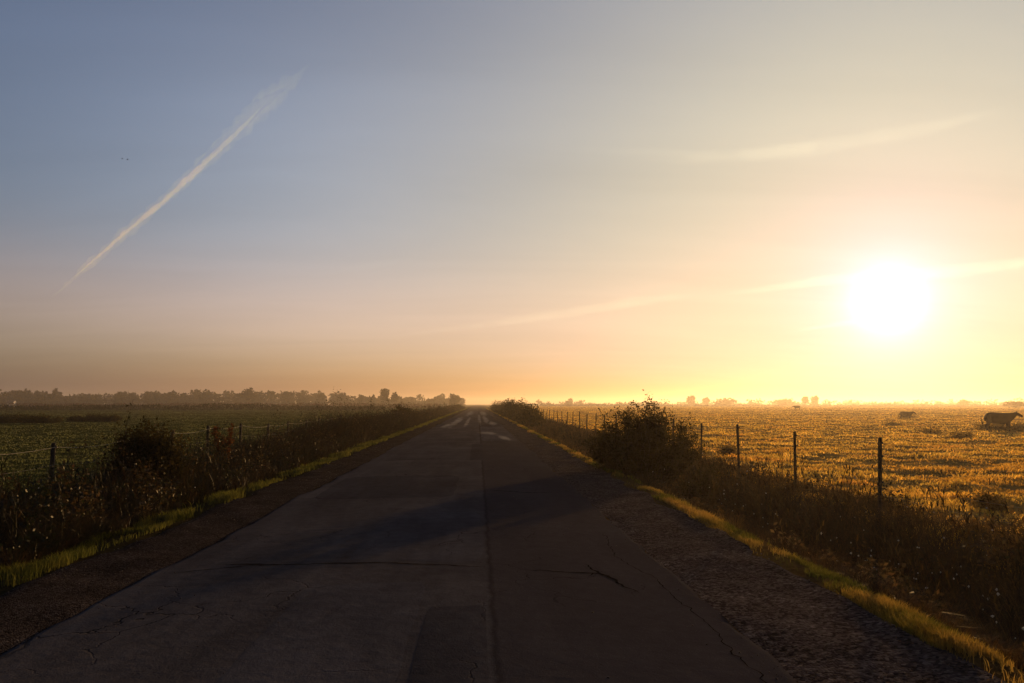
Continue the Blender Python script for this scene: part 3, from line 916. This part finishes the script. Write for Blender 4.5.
TG = 'trees standing above the far woods'
tree(248.5, 640, 386.5, 14, 3, 'tallest round tree on the left skyline, right of the wood\'s middle', 1, TG)
tree(385, 560, 388.5, 13, 6, 'round tree on a visible trunk standing alone above the low wood left of the road', 2, TG)
tree(394.5, 570, 392.5, 7, 4, 'smaller tree close to the right of the lone round tree', 3, TG)
tree(454, 520, 394.5, 15, 1, 'low wide tree at the right end of the left wood by the vanishing road', 4, TG)
tree(205, 700, 389.5, 16, 3, 'broad tree rising slightly from the middle of the left wood', 5, TG)
tree(55, 760, 388.5, 4, 5, 'thin tree standing tallest in the far left wood', 6, TG)
tree(60, 770, 390.5, 3.5, 4, 'thin tree touching the tallest thin one in the far left wood', 7, TG)
tree(147, 720, 390.5, 7, 3, 'small pointed tree on the left wood above the dark weed clump', 8, TG)
tree(18, 760, 389.8, 14, 2, 'broad tree at the far left end of the skyline', 9, TG)
tree(361.5, 640, 394.0, 3.5, 2, 'narrow small tree between the wood and the lone round tree', 10, TG)
tree(373, 640, 395.0, 3, 2, 'narrowest small tree just left of the lone round tree', 11, TG)
tree(340.5, 680, 391.8, 9, 2, 'rounded tree at the right end of the higher left wood', 12, TG)
tree(36, 800, 390.5, 7, 6, 'pale tree standing in the gap of the far left wood', 13, TG)
tree(691, 900, 395.5, 10, 1, 'faint golden tree right behind the large dark bush', 14, TG)
tree(706, 950, 396.5, 9, 1, 'faint golden tree second to the right of the large bush', 15, TG)
tree(726, 800, 398.5, 27, .5, 'wide low golden tree group in the haze right of the bush', 16, TG)
tree(784, 850, 398.3, 25, .5, 'wide low faint tree under the left side of the sun glow', 17, TG)
tree(805, 850, 396.3, 8, 1, 'small faint tree left one of the pair under the sun', 18, TG)
tree(814.5, 850, 394.8, 9, 1, 'small faint taller tree right one of the pair under the sun', 19, TG)
tree(568.5, 900, 400.4, 9, .5, 'tiny faint mound shaped tree on the horizon left of the bush', 20, TG)
tree(1016, 420, 400.5, 30, .3, 'low wide tree behind the large cow at the right edge', 21, TG)
tree(965, 800, 400.0, 12, .5, 'tiny faint tree on the horizon below and right of the sun', 22, TG)


# far woods that read as one mass
def wood(name, sky_, D0, D1, n, label, seed, size):
    r = np.random.default_rng(seed)
    pxs = np.array([s[0] for s in sky_]); ys_ = np.array([s[1] for s in sky_])
    px = pxs[0] + (pxs[-1] - pxs[0]) * r.random(n)
    ntree = int((pxs[-1] - pxs[0]) / 2.2)
    tc_ = np.sort(pxs[0] + (pxs[-1] - pxs[0]) * r.random(ntree)); td = D0 + (D1 - D0) * r.random(ntree)
    k = r.integers(0, ntree, n)
    D = td[k] + r.normal(0, 4, n)
    topy = np.interp(tc_, pxs, ys_) + r.normal(2.3, 1.7, ntree)
    H = (404 - topy[k]) / F * td[k] + CH + .5
    wt = (3.5 + 6 * r.random(ntree))[k] / F * td[k]
    u = r.random(n) ** 1.05
    ang = r.random(n) * 6.28
    prof = np.sqrt(np.clip(1 - ((u - .3) / .72) ** 2, 0.02, 1))
    q = r.random(n) ** .4
    xt = np.array([x_at(a, b) for a, b in zip(tc_, td)])
    x = xt[k] + np.cos(ang) * q * wt * .62 * prof
    y = D + np.sin(ang) * q * wt * .62 * prof
    z = -.5 + u * H
    o = leaves_mesh(name, np.stack([x, y, z], 1), size, M_FAR, None, 0, .8)
    tag(o, label, 'wood', kind='stuff')


wood('far_wood', [(-220, 392), (-60, 391), (0, 391), (30, 391.5), (33, 397), (38, 397), (41, 393.5), (62, 393.5), (66, 395.5), (72, 394), (120, 393), (170, 392.3), (200, 391.5), (250, 391.5), (300, 391.5), (325, 393.5), (340, 392.5), (352, 395.5), (400, 397.2), (440, 397.2), (446, 395.5), (461, 396), (463, 399)],
     680, 860, 60000, 'dark misty wood stretched along the left horizon', 3, 2.3)
wood('far_wood', [(520, 402.2), (640, 401.8), (700, 401.2), (770, 401), (850, 400.5), (930, 401.5), (980, 400.5), (1024, 400), (1240, 400)],
     1000, 1300, 16000, 'faint golden wood line along the right horizon', 4, 2.6)

# hedge strip and brown reed belt at the end of the left field
def strip(name, px0, px1, D, h0, depth, n, size, label, cat, mat, seed):
    r = np.random.default_rng(seed)
    x0, x1 = x_at(px0, D), x_at(px1, D)
    x = x0 + (x1 - x0) * r.random(n); y = D + (r.random(n) - .5) * depth
    hh = h0 * (.65 + .7 * fbm(x * .12, x * 0 + seed, 1, 3))
    z = tz(x, y) + hh * r.random(n)
    o = leaves_mesh(name, np.stack([x, y, z], 1), size, mat, None, .8, .45)
    return tag(o, label, cat)


M_REED = leaf_mat('reed', (.045, .022, .014), (.10, .05, .028), .3, .3)
strip('hedge', -260, 385, 250, 1.5, 4, 11000, .55, 'long low dark hedge closing the green field on the left', 'hedge', M_FAR, 1)
strip('hedge', -300, 440, 380, 2.0, 6, 11000, .7, 'reddish brown reed hedge beyond the dark one, below the misty wood', 'hedge', M_REED, 2)
strip('hedge', 540, 1200, 620, 1.4, 6, 9000, .8, 'faint brown hedge line at the far end of the right pasture', 'hedge', M_REED, 5)

# pale house among the trees, far left
hx, hD = x_at(11.5, 655), 655
hs = empty('farmhouse', (hx, hD, gz(hx, hD)))
mb = MB(); mb.add([(-2.6, -3, 0), (2.6, -3, 0), (2.6, 3, 0), (-2.6, 3, 0), (-2.6, -3, 3), (2.6, -3, 3), (2.6, 3, 3), (-2.6, 3, 3), (-2.6, 0, 5.2), (2.6, 0, 5.2)],
                  [(0, 1, 5, 4), (1, 2, 6, 9, 5), (2, 3, 7, 6), (3, 0, 4, 8, 7)]); mb.build('wall', M_WALL, hs)
mb = MB(); mb.add([(-2.9, -3.4, 2.75), (2.9, -3.4, 2.75), (2.9, 0, 5.3), (-2.9, 0, 5.3), (2.9, 3.4, 2.75), (-2.9, 3.4, 2.75), (-2.9, -3.4, 2.9), (2.9, -3.4, 2.9), (2.9, 0, 5.5), (-2.9, 0, 5.5), (2.9, 3.4, 2.9), (-2.9, 3.4, 2.9)],
                  [(0, 1, 2, 3), (3, 2, 4, 5), (7, 6, 9, 8), (8, 9, 11, 10), (0, 6, 7, 1), (4, 10, 11, 5), (1, 7, 8, 2), (2, 8, 10, 4), (0, 3, 9, 6), (3, 5, 11, 9)]); mb.build('roof', M_TILE, hs)
tag(hs, 'small pale house in front of the wood at the far left', 'house')

# ------------------------------------------------------------------ fences
XF = 6.15


def fence_right():
    root = empty('wire_fence', (XF, 12.2, 0))
    n = 62
    Y0 = d_at(877.6, XF); ys = Y0 + (d_at(793.2, XF) - Y0) * (np.arange(n) - 1)
    base = None; ins = []
    mb = MB()
    # a squarish weathered post with a slanted top, slightly chamfered
    ring = [(.021, .027), (.027, .021), (.027, -.021), (.021, -.027), (-.021, -.027), (-.027, -.021), (-.027, .021), (-.021, .027)]
    for z, s in ((-.4, 1), (.4, 1.0), (.9, .97), (1.19, .95), (1.205, .75)):
        mb.v += [(a * s + (.004 if z > .8 else 0), b * s, z + (.012 * (a > 0) if z > 1.1 else 0)) for a, b in ring]
    for r_ in range(4):
        for j in range(8): mb.f.append((r_ * 8 + j, r_ * 8 + (j + 1) % 8, r_ * 8 + 8 + (j + 1) % 8, r_ * 8 + 8 + j))
    mb.f.append(tuple(range(32, 40))); mb.f.append(tuple(range(8))[::-1])
    post0 = mb.build('post', M_POST, root)
    mi = MB()
    mi.tube([(.028, 0, 0), (.046, 0, 0), (.050, 0, 0), (.064, 0, 0)], [.010, .010, .018, .014], 8)
    ins0 = mi.build('insulator', M_PLASTIC, post0)
    levels = [1.13, .93, .73, .53, .33]
    tops = []
    for k, y in enumerate(ys):
        p = post0 if k == 0 else post0.copy()
        if k: col.objects.link(p); p.parent = root
        z = gz(XF, y)
        dx = random.uniform(-.03, .03); dz = random.uniform(-.03, .03) + .06
        p.location = (dx, y - 12.2, z + dz)
        p.rotation_euler = (R(random.uniform(-2.2, 2.2)), R(random.uniform(-2.6, 2.6)), R(random.uniform(-15, 15)))
        sc_ = random.uniform(.85, 1.18); p.scale = (sc_, sc_, 1)
        tops.append((XF + dx + .07, y, z + dz))
        if k < 9:
            for q, lz in enumerate(levels):
                c = ins0 if (k == 0 and q == 0) else ins0.copy()
                if not (k == 0 and q == 0): col.objects.link(c); c.parent = p
                c.location = (0, 0, lz)
    for lz in levels:
        mw = MB(); P = []
        for (x, y, z), (x2, y2, z2) in zip(tops[:-1], tops[1:]):
            for t in (0, .33, .66):
                P.append((x + (x2 - x) * t - XF, y + (y2 - y) * t - 12.2, z + (z2 - z) * t + lz - .02 * math.sin(t * math.pi)))
        mw.tube(P, [.0008 + .00002 * i_ for i_ in range(len(P))], 4)
        mw.build('wire', M_WIRE, root)
    tag(root, 'thin wire fence on dark posts along the right field', 'fence')


def fence_left():
    XL_ = -6.72
    root = empty('wire_fence', (XL_, 12.5, 0))
    kn = [d_at(a, XL_) for a in (52.8, 121, 172, 209.6, 241.7, 269)]
    D = np.array([kn[0] - 2.5] + kn + [kn[-1] + 2.75 * (i + 1) for i in range(22)])
    mb = MB(); mb.tube([(0, 0, -.4), (0, 0, .5), (.004, 0, 1.18), (.004, 0, 1.2)], [.036, .036, .034, .022], 10)
    p0 = mb.build('post', M_POST, root)
    mi = MB(); mi.tube([(.03, 0, 1.13), (.05, 0, 1.13), (.062, 0, 1.13)], [.012, .02, .012], 8)
    i0 = mi.build('insulator', M_PLASTIC, p0)
    tops = []
    for k, y in enumerate(D):
        p = p0 if k == 0 else p0.copy()
        if k: col.objects.link(p); p.parent = root
        z = gz(XL_, y) + random.uniform(-.03, .03) + .04
        p.location = (random.uniform(-.03, .03), y - 12.5, z)
        p.rotation_euler = (R(random.uniform(-2, 2)), R(random.uniform(-2, 2)), 0)
        if k and k < 8:
            c = i0.copy(); col.objects.link(c); c.parent = p
        tops.append((p.location.x + .06, y - 12.5, z))
    for lz, rad in ((1.13, .0022), (.86, .0010)):
        mw = MB(); P = []
        for a, b in zip(tops[:-1], tops[1:]):
            for t in (0, .25, .5, .75):
                P.append((a[0] + (b[0] - a[0]) * t, a[1] + (b[1] - a[1]) * t, a[2] + (b[2] - a[2]) * t + lz - .05 * math.sin(t * math.pi)))
        mw.tube(P, rad, 5); mw.build('wire', M_TAPE if lz > 1 else M_WIRE, root)
    tag(root, 'low fence of dark posts and pale cord along the left bank', 'fence')


fence_right()
fence_left()


# ------------------------------------------------------------------ cattle
def skin_body(joints, edges, name, mat, parent, sub=2):
    """one continuous surface grown over a skeleton; joints: (co, rx, ry)"""
    me = bpy.data.meshes.new(name + '_skeleton')
    me.from_pydata([j[0] for j in joints], edges, [])
    o = bpy.data.objects.new(name, me); col.objects.link(o)
    sk = o.modifiers.new('skin', 'SKIN'); sk.use_smooth_shade = True
    if not me.skin_vertices: me.skin_vertices.new()
    sv = me.skin_vertices[0].data
    for k, j in enumerate(joints): sv[k].radius = (j[1], j[2]); sv[k].use_root = (k == 0)
    ss = o.modifiers.new('sub', 'SUBSURF'); ss.levels = sub; ss.render_levels = sub
    dg = bpy.context.evaluated_depsgraph_get()
    m2 = bpy.data.meshes.new_from_object(o.evaluated_get(dg))
    o.modifiers.clear(); o.data = m2
    m2.name = name
    m2.materials.clear(); m2.materials.append(mat)
    m2.polygons.foreach_set('use_smooth', np.ones(len(m2.polygons), bool))
    o.parent = parent
    return o


def cow(name, loc, rz_, s, label, cat, head_z=1.22, graze=False):
    root = empty(name, loc, rz_)
    root.scale = (s, s, s)
    J = [((-.15, 0, .94), .33, .44), ((-.62, 0, .98), .30, .40), ((-.88, 0, 1.06), .2, .26), ((.30, 0, .94), .31, .44), ((.62, 0, 1.0), .25, .38),
         ((.86, 0, 1.12), .16, .26), ((1.06, 0, head_z + .0), .115, .15), ((1.20, 0, head_z + .03), .105, .125), ((1.38, 0, head_z - .08), .085, .095), ((1.52, 0, head_z - .17), .07, .065)]
    E = [(0, 1), (1, 2), (0, 3), (3, 4), (4, 5), (5, 6), (6, 7), (7, 8), (8, 9)]

    def leg(x, y, hind):
        b = len(J)
        if hind:
            pts = [((x + .02, y * .8, .80), .14, .16), ((x + .07, y, .62), .095, .11), ((x - .10, y, .44), .055, .06), ((x - .07, y, .20), .042, .042), ((x - .05, y, .09), .05, .05), ((x - .02, y, .015), .055, .05)]
        else:
            pts = [((x, y * .8, .74), .12, .13), ((x + .01, y, .56), .075, .08), ((x + .03, y, .38), .055, .058), ((x + .01, y, .18), .040, .040), ((x + .02, y, .09), .05, .05), ((x + .04, y, .015), .055, .05)]
        for p in pts: J.append(p)
        E.append(((1 if hind else 4), b))
        for k in range(5): E.append((b + k, b + k + 1))
    leg(-.66, .19, True); leg(-.66, -.19, True); leg(.55, .17, False); leg(.58, -.17, False)
    skin_body(J, E, 'body', M_COW, root)
    mb = MB(); mb.tube([(-.98, 0, 1.16), (-1.06, 0, 1.10), (-1.05, 0, .8), (-.98, .02, .6), (-.95, .02, .5)], [.03, .025, .02, .045, .012], 7); mb.build('tail', M_COW, root, True)
    for sy in (-1, 1):
        me_ = MB()
        me_.tube([(1.13, sy * .09, head_z + .09), (1.10, sy * .17, head_z + .11), (1.07, sy * .25, head_z + .08), (1.05, sy * .29, head_z + .04)], [.025, .055, .045, .008], 7); me_.build('ear', M_COW, root, True)
        mh = MB()
        mh.tube([(1.16, sy * .05, head_z + .13), (1.15, sy * .12, head_z + .21), (1.18, sy * .15, head_z + .29)], [.026, .02, .005], 7); mh.build('horn', M_HOOF, root, True)
    return tag(root, label, cat, 'cattle in the right field')


def cow_at(px, D, rz_, s, label, head=1.22, sink=0.0):
    x = x_at(px, D)
    return cow('cow', (x, D, gz(x, D) - sink), rz_, s, label, 'cow', head)


cow_at(997.5, 53, R(-20), .97, 'large dark brown cow standing at the right edge of the pasture', 1.24, .05)
cow_at(905, 105, R(-40), .86, 'small looking dark cow standing farther off, left of the large cow', 1.2, .25)
cow_at(797, 250, R(170), 1.05, 'tiny faint cow far away in the haze below the sun glow', 1.12)


# ------------------------------------------------------------------ birds
def bird(px, py, dist, rz_, label):
    d = direction(px, py)
    root = empty('bird', Vector((0, 0, CH)) + d * dist, rz_)
    mb = MB()
    mb.tube([(-.22, 0, 0), (-.12, 0, .01), (0, 0, 0), (.12, 0, .01), (.2, 0, .02), (.25, 0, .01)], [.01, .04, .06, .05, .03, .005], 8); mb.build('body', M_BIRD, root, True)
    for sy in (-1, 1):
        mw = MB()
        top = [(.10, 0, .03), (.12, sy * .25, .16), (.02, sy * .52, .10), (-.03, sy * .54, .095), (-.06, sy * .28, .14), (-.08, 0, .03)]
        vs = top + [(a, b, c - .012) for a, b, c in top]
        mw.add(vs, [(0, 1, 4, 5), (1, 2, 3, 4), (11, 10, 7, 6), (10, 9, 8, 7)] + [(k, (k + 1) % 6, (k + 1) % 6 + 6, k + 6) for k in range(6)])
        mw.build('wing', M_BIRD, root)
    tag(root, label, 'bird', 'birds in the left sky')


bird(122.2, 158.8, 260, R(20), 'tiny dark bird left of the contrail, left one of the two')
bird(127.4, 159.6, 240, R(35), 'tiny dark bird left of the contrail, right one of the two')


# ------------------------------------------------------------------ contrail and cirrus: thin ice cloud volumes high above
def cloud_mat(name, dens, c, g):
    m, nt, out = mat_new(name)
    v = N(nt, 'ShaderNodeVolumeScatter'); v.inputs['Color'].default_value = (*c, 1); v.inputs['Density'].default_value = dens; v.inputs['Anisotropy'].default_value = g
    nt.links.new(v.outputs[0], out.inputs['Volume'])
    return m


ALT = 9000.0


def skypt(px, py, alt=ALT):
    d = direction(px, py); return Vector((0, 0, CH)) + d * ((alt - CH) / d.z)


def wisp(mb, path, widths, seed, flat=.5, wob=.12, seg=60):
    """a ragged flattened tube along pixel-defined headings at cloud height; widths in pixels"""
    r = np.random.default_rng(seed)
    n = seg
    P = np.array([p[0] for p in path], float); Q = np.array([p[1] for p in path], float)
    t = np.linspace(0, len(path) - 1, n)
    px = np.interp(t, np.arange(len(path)), P); py = np.interp(t, np.arange(len(path)), Q)
    ww = np.interp(t, np.linspace(0, len(path) - 1, len(widths)), widths)
    pts = [skypt(a, b) for a, b in zip(px, py)]
    nv = 14; b0 = len(mb.v)
    for k, p in enumerate(pts):
        d = (pts[min(k + 1, n - 1)] - pts[max(k - 1, 0)]).normalized()
        view = (p - Vector((0, 0, CH))).normalized()
        side = d.cross(view).normalized(); nv_ = d.cross(side).normalized()
        rad = ww[k] * .5 / F * p.length
        for j in range(nv):
            a = 2 * math.pi * j / nv
            q = 1 + wob * 2 * (float(fbm(np.array([k * .35 + seed * 3.7 + 20]), np.array([math.cos(a) * 1.3 + 9 + math.sin(a)]), seed % 4, 3)[0]) - .5)
            mb.v.append(tuple(p + side * math.cos(a) * rad * q + nv_ * math.sin(a) * rad * q * flat))
    for k in range(n - 1):
        for j in range(nv):
            q = b0 + k * nv + j; s = b0 + k * nv + (j + 1) % nv
            mb.f.append((q, s, s + nv, q + nv))
    mb.f.append(tuple(b0 + j for j in range(nv))[::-1]); mb.f.append(tuple(b0 + (n - 1) * nv + j for j in range(nv)))


M_CON = cloud_mat('ice_trail', .0012, (.52, .95, .05), .35)
M_SPREAD = cloud_mat('spread_ice_trail', .00016, (.55, .95, .05), .4)
M_CIR = cloud_mat('thin_ice_cloud', .00011, (.40, .62, 1.0), .74)


def cloud_part(name, mat, root, specs):
    mb = MB()
    for sp_ in specs: wisp(mb, *sp_)
    o = mb.build(name, mat, root, True)
    if root is not None: o.matrix_parent_inverse = root.matrix_world.inverted()
    return o


con = empty('contrail', (0, 0, 0))
cloud_part('dense_trail', M_CON, con, [([(72, 279), (95, 259), (120, 237), (165, 200), (205, 163), (240, 130), (268, 100)], [.3, 2, 3.5, 4.5, 5, 4, .3], 1, .9, .8, 150)])
cloud_part('spread_trail', M_SPREAD, con, [([(52, 298), (85, 268), (120, 238), (165, 200), (208, 160), (245, 122), (275, 95), (312, 62)], [.3, 6, 8, 9, 12, 16, 17, .3], 5, .9, 1.0, 150),
                                          ([(190, 172), (225, 140), (255, 108), (290, 85)], [.5, 8, 11, .5], 9, .9, .6, 80)])
tag(con, 'long white vapour trail slanting up across the left sky', 'contrail')
for k, (lab, specs) in enumerate([
    ('pale thin streak of cirrus curving across the upper right sky',
     [([(530, 148), (620, 152), (700, 155), (770, 151), (840, 144), (910, 132), (1000, 116)], [.5, 6, 10, 12, 13, 12, .5], 2, .5, .5), ([(600, 160), (700, 160), (800, 151), (920, 130), (1040, 100)], [.3, 10, 14, 12, .3], 3, .5, .5),
      ([(540, 152), (640, 150), (720, 153), (790, 148)], [.3, 4, 5, .3], 12, .5, .6)]),
    ('bright cirrus streak running into the sun glow on the right',
     [([(690, 298), (760, 290), (830, 280), (900, 276), (965, 270), (1060, 258)], [.5, 6, 10, 14, 12, 8], 4, .5, .4), ([(850, 284), (920, 276), (970, 269), (1040, 262)], [.5, 6, 8, 4], 14, .5, .5)]),
    ('long faint cirrus streak rising from the road horizon toward the sun',
     [([(380, 338), (470, 327), (560, 314), (630, 303), (720, 292)], [.5, 7, 10, 11, .5], 5, .5, .4), ([(430, 330), (520, 321), (600, 308), (660, 300)], [.3, 4, 5, .3], 15, .5, .5), ([(780, 334), (850, 322), (920, 312)], [.3, 6, .3], 7, .5, .4)]),
    ('short faint cirrus wisp in the middle of the left sky',
     [([(305, 277), (350, 269), (385, 263), (430, 255)], [.4, 6, 8, .4], 6, .5, .4)])]):
    tag(cloud_part('cirrus_cloud', M_CIR, None, specs), lab, 'cloud', 'cirrus streaks in the sky')

# ------------------------------------------------------------------ haze: ground mist filling the air over the fields
hz_m, nt, out = mat_new('morning_haze')
pv = N(nt, 'ShaderNodeVolumePrincipled')
pv.inputs['Color'].default_value = (.77, .70, .61, 1); pv.inputs['Density'].default_value = .00043; pv.inputs['Anisotropy'].default_value = .66
nt.links.new(pv.outputs[0], out.inputs['Volume'])
bm = bmesh.new()
bmesh.ops.create_cube(bm, size=1.0)
for v in bm.verts: v.co = Vector((v.co.x * 8100, v.co.y * 8100, 28.0 if v.co.z > 0 else -3.0))
me = bpy.data.meshes.new('haze'); bm.to_mesh(me); bm.free(); me.materials.append(hz_m)
ho = bpy.data.objects.new('haze', me); col.objects.link(ho); tag(ho, kind='stuff')

# ------------------------------------------------------------------ render settings
sc.render.engine = 'CYCLES'
sc.view_settings.view_transform = 'Standard'
sc.view_settings.look = 'None'
sc.view_settings.gamma = 1.0
sc.view_settings.exposure = 0.0
sc.cycles.use_denoising = True
sc.cycles.max_bounces = 6
sc.cycles.diffuse_bounces = 3
sc.cycles.glossy_bounces = 2
sc.cycles.transmission_bounces = 2
sc.cycles.volume_bounces = 1
sc.cycles.sample_clamp_indirect = 4.0
sc.render.film_transparent = False
